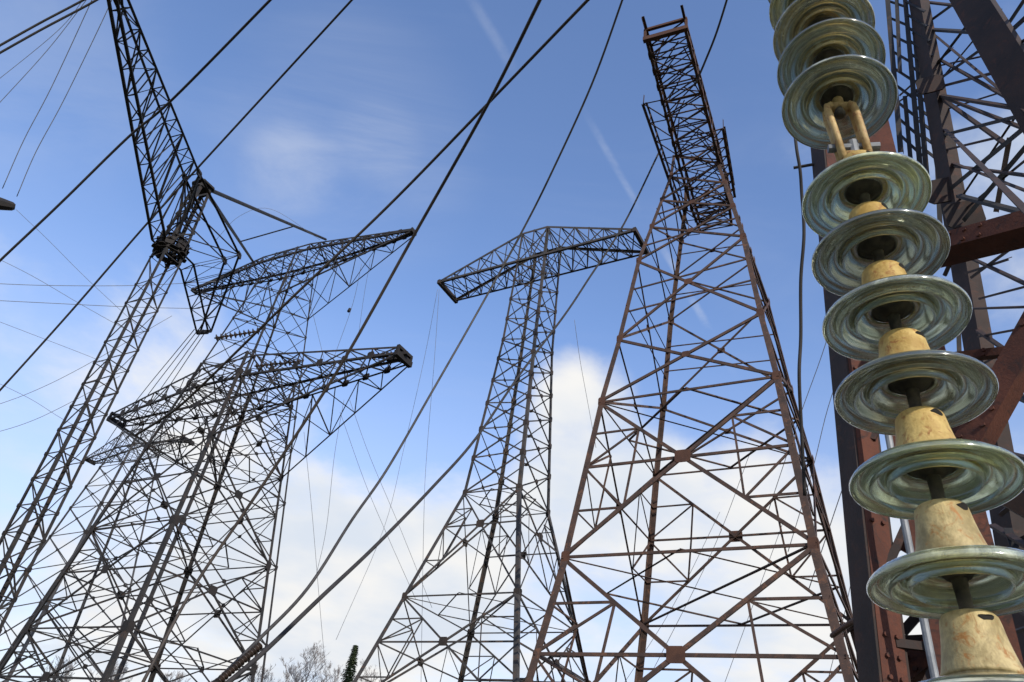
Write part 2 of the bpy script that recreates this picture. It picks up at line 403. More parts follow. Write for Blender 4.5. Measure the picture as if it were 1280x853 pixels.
TG = 'steel lattice pylons of the line'
def seq(zs, kind): return [(a, b, kind) for a, b in zip(zs, zs[1:])]

# D: rusty brown pylon right of centre, arm seen end-on
D = thing('lattice_pylon', 'tall rusty brown lattice pylon beside the insulator string, its narrow arm pointing overhead', 'pylon', (7.066, 22, 0), -.5605, TG)
wD = prof([(0, 4.75), (2.6, 4.38), (6.05, 3.87), (8.88, 3.44), (11.49, 3.15), (14.28, 2.86), (17.0, 2.48), (20.9, 2.03), (26.2, 1.06), (27.7, .95)])
body(D, wD, [(0, 2.7, 'X'), (2.7, 8.88, 'H'), (8.88, 14.28, 'H'), (14.28, 17.0, 'X'), (17.0, 20.9, 'X'), (20.9, 22.9, 'X'), (22.9, 24.6, 'X'), (24.6, 26.2, 'X'), (26.2, 27.6, 'X')], .22, .118, .07, RUST, RUSTP, .47)
for z in (18.3, 19.4, 21.8, 23.7):                    # extra light struts in the slender upper panels
    for (cl, cr, inn) in FACES:
        inn = Vector((*inn, 0)); k = wD(z); sl = MB(); sl.ang(Vector((cl[0] * k, cl[1] * k, z)) + inn * .05, Vector((cr[0] * k, cr[1] * k, z + .3)) + inn * .05, .06, inn); sl.build('strut', RUST, D)
TD, topD = arm(D, 'y', (.15, 0), 26.2, 7.5, 2.7, .84, .74, 27.4, 1.2, .6, .10, .050, RUST, RUSTP, 9, 4, .15, None, .55, 'near', .26)
fr = MB()
def fb(x, y, z): return Vector((x, y, z))
rails = (((-1.36, -4.75, 26.32), (-1.16, 2.95, 26.32)), ((1.36, -2.7, 26.32), (1.24, 1.1, 26.32)))
for p, q in rails:
    p, q = Vector(p), Vector(q); fr.ang(p, q, .11, (0, 0, 1)); fr.ang(p + Vector((0, .5, .75)), q + Vector((0, 0, .75)), .08, (0, 0, 1))
    n = 8
    for i in range(n + 1):
        r = p.lerp(q, i / n); inner_x = -.62 if p.x < 0 else .86
        fr.ang(r + Vector((0, 0, .02)), Vector((inner_x, r.y, 26.3)), .05, (0, 0, 1)); fr.ang(r + Vector((0, .02, 0)), r + Vector((0, .1, .72)), .045, (1, 0, 0))
        if i < n: fr.ang(r + Vector((0, 0, .05)), Vector((inner_x, p.lerp(q, (i + 1) / n).y, 26.34)), .042, (0, 0, 1))
for i in range(46):
    y_ = -7.2 + 9.6 * i / 45 + random.uniform(-.2, .2); y2_ = y_ + random.uniform(.3, 1.1); x_ = random.uniform(-.7, .8)
    z_ = 26.4 + random.uniform(0, .75)
    fr.ang((x_, y_, z_), (random.choice((-.62, .88)), min(y2_, 2.8), 26.3), .045, (0, 0, 1))
outD = fr.build('outrigger', RUST, D)
for o in (topD, outD): o.rotation_euler = (0, 0, .088)   # the arm is slewed a little against the shaft

# C: T pylon in the centre
k = 1.0
Ct = thing('lattice_pylon', 'grey T shaped lattice pylon in the centre with splayed feet and a flat topped arm', 'pylon', (.762, 28.603, 0), -.58, TG)
wC = prof([(0, 4.65), (13.43, 1.30), (21.17, .884), (25.93, .80), (28, .78)])
body(Ct, wC, [(0, 4.9, 'H'), (4.9, 9.0, 'H')] + [(9.0, 13.43, 'H')] + seq([13.43, 15.0, 16.4, 17.7, 18.9, 20.1, 21.17, 22.4, 23.6, 24.8, 25.93], 'X') + [(25.93, 27.8, 'X')], .175, .075, .05, GREYS, GREYP, .44, 1, .9)
arm(Ct, 'x', (0, 0), 25.93, 5.42, 5.42, .86, .86, 27.85, .72, .12, .115, .052, GREYS, GREYP, 6, 6, .17)

# B1: near left T pylon with deep arm
B1 = thing('lattice_pylon', 'broad dark lattice pylon at lower left with a deep tapering arm and thick legs', 'pylon', (-9.45, 24.23, 0), -.589, TG)
wB = prof([(0, 2.95), (14.2, 1.33), (15.2, 1.22)])
body(B1, wB, [(0, 2.6, 'X'), (2.6, 5.4, 'H'), (5.4, 8.5, 'H'), (8.5, 11.5, 'H'), (11.5, 14.2, 'H'), (14.2, 15.1, 'X')], .135, .066, .04, DARK, DARKP, .46, 1, .9, True, False)
arm(B1, 'x', (0, 0), 14.2, 7.2, 7.35, 1.0, .34, 15.05, 1.4, .28, .072, .043, DARK, DARKP, 6, 6, .15, (1.62, 11.5), 0, True, .26)
hd = MB()                                            # heavy hardware boxes at the arm tip and on the arm
for x, y, z, a in ((6.9, .1, 14.42, .20), (7.3, -.15, 14.35, .15), (6.45, -.1, 14.5, .14)):
    hd.box((x - a * 1.6, y, z), (x + a * 1.6, y + .1, z), a * .8, a * .7, (0, 0, 1))
hd.build('tip_fitting', DARKP, B1)

# B2: second T pylon behind it
B2 = thing('lattice_pylon', 'slender dark T pylon behind the broad one, its arm pointing up left of centre', 'pylon', (-16.48, 42.84, 0), -.542, TG)
wB2 = prof([(0, 5.3), (1.6, 5.1), (35.0, 1.08), (36.4, 1.0)])
z2 = [0, 5, 9.6, 13.8, 17.6, 21.0]
body(B2, wB2, seq(z2, 'X') + seq([21.0, 23.3, 25.5, 27.5, 29.3, 30.8, 32.3, 33.7, 35.0, 35.6], 'X'), .16, .07, .05, DARK, DARKP, .5, 1, .8, True, False)
arm(B2, 'x', (0, 0), 35.0, 10.2, 10.4, 1.05, .22, 35.55, 2.2, .2, .12, .07, DARK, DARKP, 9, 9, .16, (1.55, 30.8), 0, True, .34)

# F: far T pylon almost hidden by the left legs
Fp = thing('lattice_pylon', 'farthest small pylon, arm tips showing on both sides of the broad pylon legs', 'pylon', (-21.8, 43.5, 0), -.6, TG)
wF = prof([(0, 3.5), (8.9, 2.3), (15.2, 1.5), (19.3, .95), (20.6, .9)])
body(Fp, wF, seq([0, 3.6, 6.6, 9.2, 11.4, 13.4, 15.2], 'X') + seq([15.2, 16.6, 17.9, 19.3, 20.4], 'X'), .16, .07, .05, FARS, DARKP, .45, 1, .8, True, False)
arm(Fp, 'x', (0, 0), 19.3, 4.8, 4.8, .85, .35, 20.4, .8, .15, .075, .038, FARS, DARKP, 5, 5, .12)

# A: single slender mast at left with a long arm overhead
A = thing('lattice_mast', 'slender dark lattice mast at far left carrying a long tapering arm reaching overhead', 'pylon', (-12.744, 21.507, 0), -.57, TG)
zs = [0.0]
while zs[-1] < 17.2: zs.append(zs[-1] + .82)
zs[-1] = 17.7
body(A, prof([(0, .40), (17.7, .38)]), seq(zs, 'S'), .115, .05, .04, DARK, DARKP, .17, 0, 1.0)
hdz = [17.7, 18.5, 19.2, 19.9, 20.6, 21.3]
bpeak = MB(); wp = prof([(17.7, .38), (19, .37), (21.5, .22)])
for c in ((-1, -1), (1, -1), (1, 1), (-1, 1)):
    bpeak.ang(Vector((c[0] * .38, c[1] * .38, 17.7)), Vector((c[0] * .24, c[1] * .24, 21.5)), .11, None, None, ((-c[0], 0, 0), (0, -c[1], 0)))
for i, (z0, z1) in enumerate(zip(hdz, hdz[1:])):
    for cl, cr, inn in FACES:
        a0, a1 = wp(z0), wp(z1); inn = Vector((*inn, 0))
        bpeak.ang(Vector((cl[0] * a0, cl[1] * a0, z0)), Vector((cr[0] * a1, cr[1] * a1, z1)), .055, inn); bpeak.ang(Vector((cl[0] * a1, cl[1] * a1, z1)) + inn * .01, Vector((cr[0] * a1, cr[1] * a1, z1)) + inn * .01, .05, inn)
pk = bpeak.build('mast_head', DARK, A)
cp = MB(); cp.plate((0, 0, 21.52), (0, 0, 1), (1, 0, 0), .7, .7, .08); cp.plate((0, 0, 21.3), (0, 0, 1), (1, 0, 0), .6, .6, .06); cp.build('top_plate', DARKP, A)
rg = MB()
for zq, rq in ((17.95, .50), (18.3, .55), (18.6, .48)):
    pts = [Vector((rq * cos(2 * pi * i / 8), rq * sin(2 * pi * i / 8), zq)) for i in range(8)]
    for i in range(8): rg.ang(pts[i], pts[(i + 1) % 8], .13, (0, 0, 1))
for i in range(8):
    a = 2 * pi * i / 8; rg.ang(Vector((.50 * cos(a), .50 * sin(a), 17.95)), Vector((.48 * cos(a + .39), .48 * sin(a + .39), 18.6)), .09, (cos(a), sin(a), 0)); rg.plate((.54 * cos(a), .54 * sin(a), 18.28), (cos(a), sin(a), 0), (0, 0, 1), .30, .34, .02)
    rg.ang(Vector((.2 * cos(a), .2 * sin(a), 18.2)), Vector((.62 * cos(a), .62 * sin(a), 18.32 + .2 * (i % 3 - 1))), .09, (0, 0, 1))
for i in range(8):
    a = 2 * pi * i / 8 + .39; rg.ang(Vector((.4 * cos(a), .4 * sin(a), 17.9)), Vector((.62 * cos(a + .5), .62 * sin(a + .5), 18.6)), .08, (0, 0, 1)); rg.plate((.48 * cos(a), .48 * sin(a), 18.05), (0, 0, 1), (cos(a), sin(a), 0), .26, .30, .02)
rg.build('arm_collar', DARKP, A)
# the long arm: four chords through the collar, tapering to both ends, with an upper pair rising over the mast
AI = (Matrix.Translation((-12.744, 21.507, 0)) @ Matrix.Rotation(-.57, 4, 'Z')).inverted()
def atz(px, py, z):
    v = ray(px, py); return AI @ (EYE + v * ((z - 1.6) / v.z))
def truss(mb_, lc_mb, ch4, n, cs, ls):               # four chords [(p,q)...] in order bottom-left, bottom-right, top-right, top-left
    for p_, q_ in ch4: mb_.ang(p_, q_, cs, (0, 0, 1))
    for i in range(n + 1):
        t0, t1 = i / n, (i + 1) / n
        for j in range(4):
            (p0, q0), (p1, q1) = ch4[j], ch4[(j + 1) % 4]
            mb_.ang(p0.lerp(q0, t0) + jit(), p1.lerp(q1, t0) + jit(), ls, (0, .3, 1))
            if i < n:
                if (i + j) % 2: lc_mb.ang(p0.lerp(q0, t0) + jit(), p1.lerp(q1, t1) + jit(), ls, (0, .3, 1))
                else: lc_mb.ang(p0.lerp(q0, t1) + jit(), p1.lerp(q1, t0) + jit(), ls, (0, .3, 1))
def outw(p_, q_, k_): return p_ + (q_ - p_) * k_
ab, al = MB(), MB()
ZB, ZT, ZE = 18.32, 20.3, 18.6
near = [(atz(190, 300, ZB), atz(135, 0, ZB)), (atz(206, 296, ZB), atz(145, 0, ZB)), (atz(249, 217, ZT), atz(160, 0, ZE)), (atz(231, 222, ZT), atz(150, 0, ZE))]
near = [(p_, outw(p_, q_, 1.16)) for p_, q_ in near]
far = [(atz(226, 338, ZB), atz(246, 416, ZB)), (atz(242, 331, ZB), atz(260, 415, ZB)), (atz(299, 319, ZT), atz(264, 414, ZE)), (atz(281, 326, ZT), atz(250, 416, ZE))]
truss(ab, al, near, 12, .085, .036); truss(ab, al, far, 5, .085, .038)
for i in range(4): ab.ang(near[i][0], far[i][0], .10, (0, 0, 1))
for i, (zq, k_) in enumerate(((18.5, .5), (18.9, .45), (19.6, .4), (20.3, .3))):
    for j in (2, 3):
        al.ang(near[j][0], Vector((0, 0, zq)), .05, (0, .2, 1))
    if i % 2: al.ang(far[2][0], Vector((0, 0, zq)), .05, (0, .2, 1))
    else: al.ang(far[3][0], Vector((0, 0, zq)), .05, (0, .2, 1))
topA = ab.build('crossarm', DARK, A); al.build('lacing', DARK, topA)
for c4 in (near, far):
    for j in (2, 3):
        pb = MB(); pb.plate(c4[j][0], (1, .4, .2), (0, 0, 1), .3, .3, .05); pb.build('gusset_plate', DARKP, topA)
    e = MB(); e.box(c4[0][1], c4[1][1], .14, .14, (0, 0, 1)); e.box(c4[3][1], c4[2][1], .1, .1, (0, 0, 1)); e.box(c4[0][1], c4[3][1], .08, .08, (1, 0, 0)); e.build('end_beam', DARKP, topA)

# stay bars from the mast head to the arm of the slender pylon
Mb2 = Matrix.Translation((-16.48, 42.84, 0)) @ Matrix.Rotation(-.542, 4, 'Z')
top_pt = Vector((-12.744, 21.507, 21.5))
e1 = Mb2 @ Vector((3.55, -1.0, 35.55)); e2 = Mb2 @ Vector((-3.3, -1.0, 35.45))
stay = thing('stay_frame', 'pair of dark stay bars running from the slender mast head to the upper arm', 'stay', top_pt)
for e in (e1, e2):
    b = MB(); b.tube([Vector((0, 0, 0)), e - top_pt], .085, 8); b.build('stay_bar', DARK, stay)
b = MB(); b.tube([(e1 - top_pt) * .62, (e2 - top_pt) * .60], .04, 6); b.build('spreader', DARK, stay)

# ---------------------------------------------------------------- E: near pylon at the right edge
E = thing('lattice_pylon', 'near pylon at the right edge with red oxide beams and thick dark legs', 'pylon', (0, 0, 0), 0, TG)
def ext(p, q, z):                                    # extend the line pq to height z
    t = (z - p.z) / (q.z - p.z); return p + (q - p) * t
def down(a, b, za=0., zb=12.): p, q = a, b; return ext(p, q, za), ext(p, q, zb)
VW = Vector((.485, .875, 0))                           # roughly the view direction there
SIDE = Vector((.875, -.485, 0))
# two-part near leg
lp, lq = at(1100, 853, 4.6), at(1030, 190, 4.75)
p, q = down(lp, lq, 0, 11)
def corner_leg(mb_, p, q, w1, w2, t, left=(-.55, .83), right=(.80, .60)):   # steel angle with its corner towards the near side
    d = (q - p).normalized()
    for wd, (a_, b_) in ((w1, left), (w2, right)):
        u = SIDE * a_ + VW * b_; u = (u - d * u.dot(d)).normalized(); v = d.cross(u)
        if v.dot(VW) < 0: v = -v
        o_ = .0 if wd == w1 else t * .7
        mb_.prism(p + u * o_, q + u * o_, [(0, 0), (wd, 0), (wd, t), (0, t)], u, v)
b = MB(); corner_leg(b, p, q, .20, .17, .018); legA = b.build('leg', BROWN, E)
b = MB(); b.prism(p + SIDE * .015 + VW * .004, q + SIDE * .015 + VW * .004, [(.0, 0), (.15, 0.0), (.15, .006), (.0, .006)], SIDE * .8 + VW * .6, VW * .8 - SIDE * .6); 
dl = (q - p).normalized(); fu = SIDE * .8 + VW * .6; fu = (fu - dl * fu.dot(dl)).normalized(); fn = dl.cross(fu)
if fn.dot(VW) > 0: fn = -fn
for i in range(12, 70):
    if i % 8 in (0, 1, 2):
        for k_ in (.04, .11):
            pc = p + SIDE * .015 + VW * .004 + dl * (i * .11) + fu * k_; b.tube([pc, pc + fn * .016], .013, 6)
b.build('lit_flange_skin', REDOX, legA)  # red skin puts the sunlit flange into colour; the shaded one stays dark brown
p2a, p2b = at(1180, 640, 4.75), at(1082, 180, 4.9)
p2, q2 = down(p2a, p2b, 0, 11)
b = MB(); b.prism(p2, q2, [(-.21, 0), (.21, 0), (.21, .16), (.19, .16), (.19, .02), (-.19, .02), (-.19, .16), (-.21, .16)], SIDE, VW); legB = b.build('leg', REDOX, E)
for i in range(26):
    lacb = MB()
    z0 = .3 + i * .42; a0 = ext(lp, lq, z0) + SIDE * .1 + VW * .06; a1 = ext(p2a, p2b, z0 + (.4 if i % 2 else 0)) - SIDE * .15 + VW * .06; lacb.ang(a0, a1, .045, VW); lacb.build('lacing_bar', BROWN, legA)
b = MB(); b.tube([at(1170, 853, 4.5), at(1128, 640, 4.5), at(1060, 270, 4.6)], .021, 10); b.build('conduit', PIPE, E)
# far left leg, right leg
c1, c2 = at(1248, 560, 8.0), at(1150, 0, 8.5)
p3, q3 = down(c1, c2, 0, 17)
b = MB(); corner_leg(b, p3, q3, .30, .13, .025, (-.45, .89), (.9, .43)); b.build('leg', BROWN, E)
d1, d2 = at(1300, 130, 6.2), at(1220, 0, 6.5)
p4, q4 = down(d1, d2, 0, 13)
b = MB(); corner_leg(b, p4 + SIDE * .12, q4 + SIDE * .12, .36, .10, .025, (-.72, .69), (.7, .71)); b.build('leg', BROWN, E)
for pp in (p, p2, p3, p4):
    fb_ = MB(); fb_.box(pp + Vector((0, 0, -.3)), pp + Vector((0, 0, .2)), .7, .7, (1, 0, 0)); fb_.build('footing', CONC, E)
# red beams
def beam(x0, y0, d0, x1, y1, d1_, h, w_, M, name):
    a, c = at(x0, y0, d0), at(x1, y1, d1_); bb = MB(); dr = (c - a).normalized()
    upv = Vector((0, 0, 1)); upv = (upv - dr * upv.dot(dr)).normalized(); nv = dr.cross(upv)
    if nv.dot(VW) < 0: nv = -nv
    t = .018
    bb.prism(a, c, [(-h / 2, 0), (h / 2, 0), (h / 2, w_), (h / 2 - t, w_), (h / 2 - t, t), (-h / 2 + t, t), (-h / 2 + t, w_), (-h / 2, w_)], upv, nv)
    n_ = int((c - a).length / .11)
    for i in range(2, n_):
        if i % 7 in (0, 1, 2) or i > n_ - 2:
            for hh in (-.28, .28):
                pc = a + dr * (i * .11) + upv * (h * hh); bb.tube([pc, pc - nv * .014], .014, 6)
    return bb.build(name, M, E)
beam(1070, 330, 5.0, 1400, 240, 4.3, .13, .24, REDOX, 'cross_beam')
beam(1130, 690, 4.85, 1420, 170, 4.4, .155, .14, REDOX, 'diagonal_beam')
beam(1100, 860, 4.9, 1420, 610, 4.6, .12, .10, REDOX, 'diagonal_beam')
beam(1205, 590, 5.6, 1400, 700, 5.4, .13, .12, BROWN, 'diagonal_beam')
beam(1190, 445, 5.3, 1420, 420, 5.0, .06, .06, REDOX, 'cross_beam')
def edist(px):  # distance of the far face between its two legs
    return 8.2 + (px - 1190) * (-2.0 / 110)
segs = [((1150, 35), (1240, 40), .10), ((1142, 40), (1190, 5), .11), ((1140, 120), (1225, 8), .10), ((1163, 106), (1238, 52), .10), ((1164, 110), (1255, 86), .09), ((1168, 117), (1280, 135), .09),
        ((1172, 118), (1282, 160), .07), ((1174, 120), (1256, 178), .08), ((1176, 168), (1285, 140), .10), ((1183, 186), (1245, 171), .07), ((1190, 233), (1290, 150), .13), ((1206, 272), (1300, 160), .13),
        ((1198, 243), (1280, 264), .10), ((1262, 172), (1245, 265), .08), ((1125, 118), (1190, 60), .08), ((1118, 130), (1170, 95), .07), ((1160, 2), (1250, 12), .08), ((1240, 60), (1300, -30), .10),
        ((1190, -20), (1260, -90), .1), ((1262, 40), (1300, 5), .14), ((1265, 60), (1310, 30), .1),
        ((1208, 340), (1262, 322), .07), ((1225, 372), (1300, 352), .06), ((1215, 345), (1290, 290), .08), ((1214, 385), (1300, 382), .05), ((1210, 320), (1300, 362), .06), ((1250, 478), (1300, 440), .11),
        ((1250, 480), (1300, 478), .09), ((1250, 483), (1300, 505), .10), ((1235, 500), (1190, 560), .07), ((1216, 545), (1245, 560), .07), ((1255, 580), (1300, 640), .09), ((1250, 640), (1300, 600), .09), ((1240, 655), (1300, 690), .08),
        ((1262, 720), (1310, 700), .08), ((1262, 790), (1320, 770), .07), ((1262, 752), (1320, 790), .07), ((1200, 300), (1180, 345), .07), ((1260, 660), (1320, 830), .1)]
for (x0, y0), (x1, y1), s in segs:
    bb = MB(); bb.ang(at(x0, y0, edist(x0)), at(x1, y1, edist(x1)), s * .62, VW); bb.build('brace', BROWN if s < .1 else DARK, E)
# dark hangers of the far corner
hang = MB()
for (x0, y0), (x1, y1), s in (((1106, -40), (1126, 190), .075), ((1119, -40), (1125, 90), .06), ((1128, -40), (1152, 230), .07), ((1137, -40), (1160, 240), .07), ((1131, 120), (1150, 330), .06), ((1168, 130), (1176, 300), .06), ((1196, 340), (1200, 470), .05)):
    hang.ang(at(x0, y0, 8.8), at(x1, y1, 8.6), s, VW)
for i in range(9):
    t = i / 9; hang.ang(at(1108 + 20 * t, 0 + 190 * t, 8.8), at(1132 + 24 * t, 8 + 210 * t, 8.75), .035, VW)
for i in range(12):
    t = i / 12; hang.ang(at(1130 + 24 * t, 200 * t, 8.8), at(1156 + 40 * t, 14 + 220 * t, 8.4), .035, VW)
hang.build('corner_lattice', DARK, E)
extra = [((1150, 60), (1222, 100), .06), ((1158, 85), (1262, 62), .05), ((1170, 140), (1240, 118), .05), ((1180, 205), (1260, 215), .06), ((1195, 255), (1235, 195), .06), ((1170, 150), (1235, 215), .06), ((1205, 262), (1275, 205), .06), ((1212, 405), (1262, 440), .06), ((1222, 420), (1300, 405), .05), ((1232, 452), (1280, 425), .05), ((1140, 20), (1200, 70), .05), ((1225, 40), (1160, 118), .05), ((1248, 225), (1300, 245), .06), ((1240, 560), (1300, 575), .07), ((1246, 600), (1300, 560), .06), ((1235, 690), (1310, 655), .08), ((1250, 712), (1310, 742), .06), ((1262, 820), (1310, 800), .06)]
def snap(a_, b_, p_, q_):                            # where the line ab meets the line pq
    (x1, y1), (x2, y2), (x3, y3), (x4, y4) = a_, b_, p_, q_
    dd = (x1 - x2) * (y3 - y4) - (y1 - y2) * (x3 - x4)
    c1_, c2_ = x1 * y2 - y1 * x2, x3 * y4 - y3 * x4
    return ((c1_ * (x3 - x4) - (x1 - x2) * c2_) / dd, (c1_ * (y3 - y4) - (y1 - y2) * c2_) / dd)
for pa, pb_, s in extra:
    pa, pb_ = sorted((pa, pb_))
    L_ = snap(pa, pb_, (1150, 0), (1248, 560)); R_ = snap(pa, pb_, (1225, 0), (1330, 171)) if pb_[1] < 260 else snap(pa, pb_, (1330, 0), (1330, 900))
    (x0, y0), (x1, y1) = L_, R_
    bb = MB(); bb.ang(at(x0, y0, edist(x0) + .25), at(x1, y1, edist(x1) + .25), s * .7, VW); bb.build('brace', BROWN, E)
for px, py, dd, s in ((1163, 108, 8.2, .34), (1205, 270, 8.0, .4), (1248, 480, 7.6, .34), (1180, 240, 8.3, .42)):
    bb = MB(); bb.plate(at(px, py, dd) - VW * .03, VW, (0, 0, 1), s, s, .02); bb.build('gusset_plate', BROWN, E)
# braces low on the near leg
for x0, y0, x1, y1, s in ((1112, 690, 1150, 660, .05), (1130, 800, 1180, 798, .05), (1130, 815, 1180, 818, .04), (1128, 790, 1150, 765, .05), (1085, 640, 1125, 625, .06)):
    bb = MB(); bb.ang(at(x0, y0, 4.9), at(x1, y1, 4.95), s, VW); bb.build('brace', BROWN, E)

# ---------------------------------------------------------------- insulator string
def insulator_parts(root, pos, ax, ang, capm):
    u = bpy.data.objects.new('insulator', None)
    return u
disc_prof = [(.048, .050), (.060, .046), (.085, .035), (.110, .027), (.127, .020), (.136, .012), (.1398, .006), (.1402, .002), (.1385, -.002), (.1355, -.003), (.1325, -.0015), (.1305, .003), (.127, .009), (.122, .0115),
             (.115, .011), (.111, .006), (.1085, .000), (.1065, -.0035), (.1040, -.0045), (.1015, -.002), (.0985, .006), (.094, .0135), (.088, .016), (.082, .013), (.0785, .005), (.076, -.001), (.0735, -.003), (.071, .000), (.068, .010), (.063, .023), (.055, .030), (.046, .032), (.040, .031)]
dm = MB(); dm.lathe(disc_prof, 96)
cap_prof = [(.0, .1765), (.020, .1765), (.034, .175), (.043, .171), (.0475, .164), (.0495, .150), (.0515, .130), (.055, .105), (.0595, .080), (.0635, .062), (.0655, .054), (.0655, .049), (.062, .047), (.05, .0465)]
cap_prof = [(r_ * .88, .047 + (z_ - .047) * .765) for r_, z_ in cap_prof]
cm = MB(); cm.lathe(cap_prof, 40)
cem = MB(); cem.lathe([(.0425, .0345), (.038, .036), (.034, .030), (.026, .026), (.020, .018), (.0125, .016)], 32)
pn = MB(); pn.lathe([(.0125, .03), (.0115, .0), (.0108, -.022), (.0108, -.034), (.014, -.038), (.014, -.045), (.008, -.050), (0., -.050)], 20)
string = thing('insulator_string', 'long string of greenish glass disc insulators with yellow caps hanging in the foreground', 'insulator', (.78, 1.195, 2.0))
def build_unit(i, c, ax, capm, rot):
    def put(mb, name, M, par):
        o = mb.build(name, M, par, True); return o
    disc = put(dm, 'glass_disc', GLASS, string)
    q = Vector((0, 0, 1)).rotation_difference(Vector(ax)).to_matrix().to_4x4() @ Matrix.Rotation(rot, 4, 'Z')
    disc.matrix_local = Matrix.Translation(Vector(c) - Vector(string.location) - Vector((0, 0, .006))) @ q
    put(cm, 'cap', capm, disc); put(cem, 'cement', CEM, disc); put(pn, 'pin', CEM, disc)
    s = MB()                                          # socket mouth of the cap, the shade inside its hole drawn as a raised black patch
    for k in range(10):
        pass
    sl_ = MB(); ang = -rot + radians(-95 + random.choice((-70, -35, 10, 25, 40)) + random.uniform(-8, 8)); n = 14
    cc = []
    for j in range(n):
        a = 2 * pi * j / n; th = ang + (.27 + .05 * sin(3 * a + i)) * cos(a); zz_ = .1285 + (.0055 + .002 * cos(2 * a + i * 2)) * sin(a); r = .0500 * .88
        cc.append((r * cos(th), r * sin(th), zz_))
    inner_ = [(x * .93, y * .93, z) for x, y, z in cc]; outer_ = [(x * 1.012, y * 1.012, z) for x, y, z in cc]
    sl_.add(inner_ + outer_, [(j, (j + 1) % n, n + (j + 1) % n, n + j) for j in range(n)] + [tuple(range(n, 2 * n))])
    sl_.build('socket_shade_patch', BLACK, disc)
def tilt(a_, k_): return (Vector(a_) + Vector((random.uniform(-k_, k_), random.uniform(-k_, k_), 0))).normalized()
lower = [(.777, 1.1969, 2.9799), (.7768, 1.1894, 2.7945), (.7766, 1.1815, 2.609), (.7765, 1.1733, 2.4235), (.7763, 1.1648, 2.2381), (.7761, 1.1559, 2.0527), (.776, 1.147, 1.867), (.776, 1.138, 1.682), (.776, 1.129, 1.497)]
upper = [(.7845, 1.2539, 4.0655), (.78, 1.2386, 3.8805), (.7718, 1.2233, 3.6957), (.7635, 1.2081, 3.5108), (.7553, 1.1928, 3.326)]
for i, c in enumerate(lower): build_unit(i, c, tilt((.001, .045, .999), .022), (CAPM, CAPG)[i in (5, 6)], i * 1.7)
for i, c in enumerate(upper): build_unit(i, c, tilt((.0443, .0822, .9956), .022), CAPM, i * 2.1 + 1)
# clevis link between the two halves
lk = MB(); lt = Vector((.7545, 1.191, 3.30)) - Vector(string.location); lb = Vector((.777, 1.199, 3.135)) - Vector(string.location)
sd_ = Vector((.97, -.25, 0))
for s in (-1, 1):
    for dy in (-1, 1):
        o_ = Vector((.25, .97, 0)) * .011 * dy
        lk.tube([lt + sd_ * s * .020 + o_ + Vector((0, 0, .006)), lt + sd_ * s * .031 + o_, lt.lerp(lb, .12) + sd_ * s * .033 + o_, lt.lerp(lb, .5) + sd_ * s * .032 + o_, lb + sd_ * s * .030 + o_ + Vector((0, 0, -.03))], .0095, 10)
lk.tube([lt + Vector((0, 0, .006)) - sd_ * .034, lt + Vector((0, 0, .010)), lt + Vector((0, 0, .006)) + sd_ * .034], .0135, 12)
lk.tube([lt + Vector((0, 0, .045)), lt], .014, 10)
lk.tube([lb - sd_ * .034, lb + sd_ * .034], .014, 10)
link = lk.build('clevis_link', LINK, string, True)
bt = MB(); bt.tube([lb + Vector((0, 0, .03)) - sd_ * .06, lb + Vector((0, 0, .03)) + sd_ * .06], .011, 10); bt.tube([lb + Vector((0, 0, .05)), lb + Vector((0, 0, -.05))], .013, 10); bt.build('link_bolt', PIPE, link)
# rod and bracket that carry the string, above the picture
topz = 10.4
rod = MB(); b0 = Vector((.793, 1.27, 4.25)) - Vector(string.location); rod.tube([b0, Vector((.85, 1.45, topz)) - Vector(string.location)], .014, 8); rod.build('hanger_rod', PIPE, string)
br = MB(); br.box(Vector((.85, 1.40, topz + .1)), ext(lp, lq, topz + .1), .16, .16, (0, 0, 1)); br.build('bracket_arm', BROWN, E)

# ---------------------------------------------------------------- cables
def cable(name, label, cat, pts, r, M, group=None, k=8, n=6):
    P = smooth([ats(*q) for q in pts], k); o0 = P[0].copy(); mb_ = MB(); mb_.tube([q - o0 for q in P], r, n)
    o = mb_.build(name, M, None, True); o.location = o0; return tag(o, label, cat, group)
CG = 'overhead cables'
cable('overhead_cable', 'brownish cable falling from top centre across the upper arm onto the broad pylon arm', 'cable', [(760, -25, 19), (735, 0, 19), (600, 140, 20), (483, 260, 21), (357, 380, 22), (240, 494, 24.5), (205, 522, 26), (168, 545, 27.5)], .042, BRWN, CG)
cable('overhead_cable', 'dark cable from the top edge past the upper arm tip along the broad pylon leg', 'cable', [(688, -25, 16), (675, 0, 16), (610, 130, 17), (520, 290, 18), (436, 440, 18.5), (380, 529, 19), (302, 646, 19.5), (240, 738, 19.5), (175, 860, 19)], .038, BRWN, CG)
cable('overhead_cable', 'grey cable hanging left of the central pylon, crossing its left arm', 'cable', [(788, -30, 24), (778, 0, 24), (740, 105, 24), (690, 215, 24), (655, 285, 24), (600, 385, 23), (540, 490, 21), (485, 585, 19), (440, 650, 17.5), (385, 735, 16), (320, 803, 15), (262, 860, 14.3)], .033, ALU, CG)
cable('overhead_cable', 'thick dark cable looping down in front of the central pylon to the bottom edge', 'cable', [(826, 186, 33), (780, 280, 31), (735, 350, 29), (705, 395, 27.5), (650, 468, 25), (595, 548, 22), (540, 610, 19.5), (470, 682, 17), (400, 748, 15), (330, 815, 13.8), (275, 862, 13.2)], .040, BLK, CG)
cable('overhead_cable', 'short dark cable rising from the rusty pylon head to the top edge', 'cable', [(868, 108, 29.5), (881, 78, 29.5), (896, 40, 29.5), (913, -15, 29.5), (925, -60, 29.5)], .042, BLK, CG)
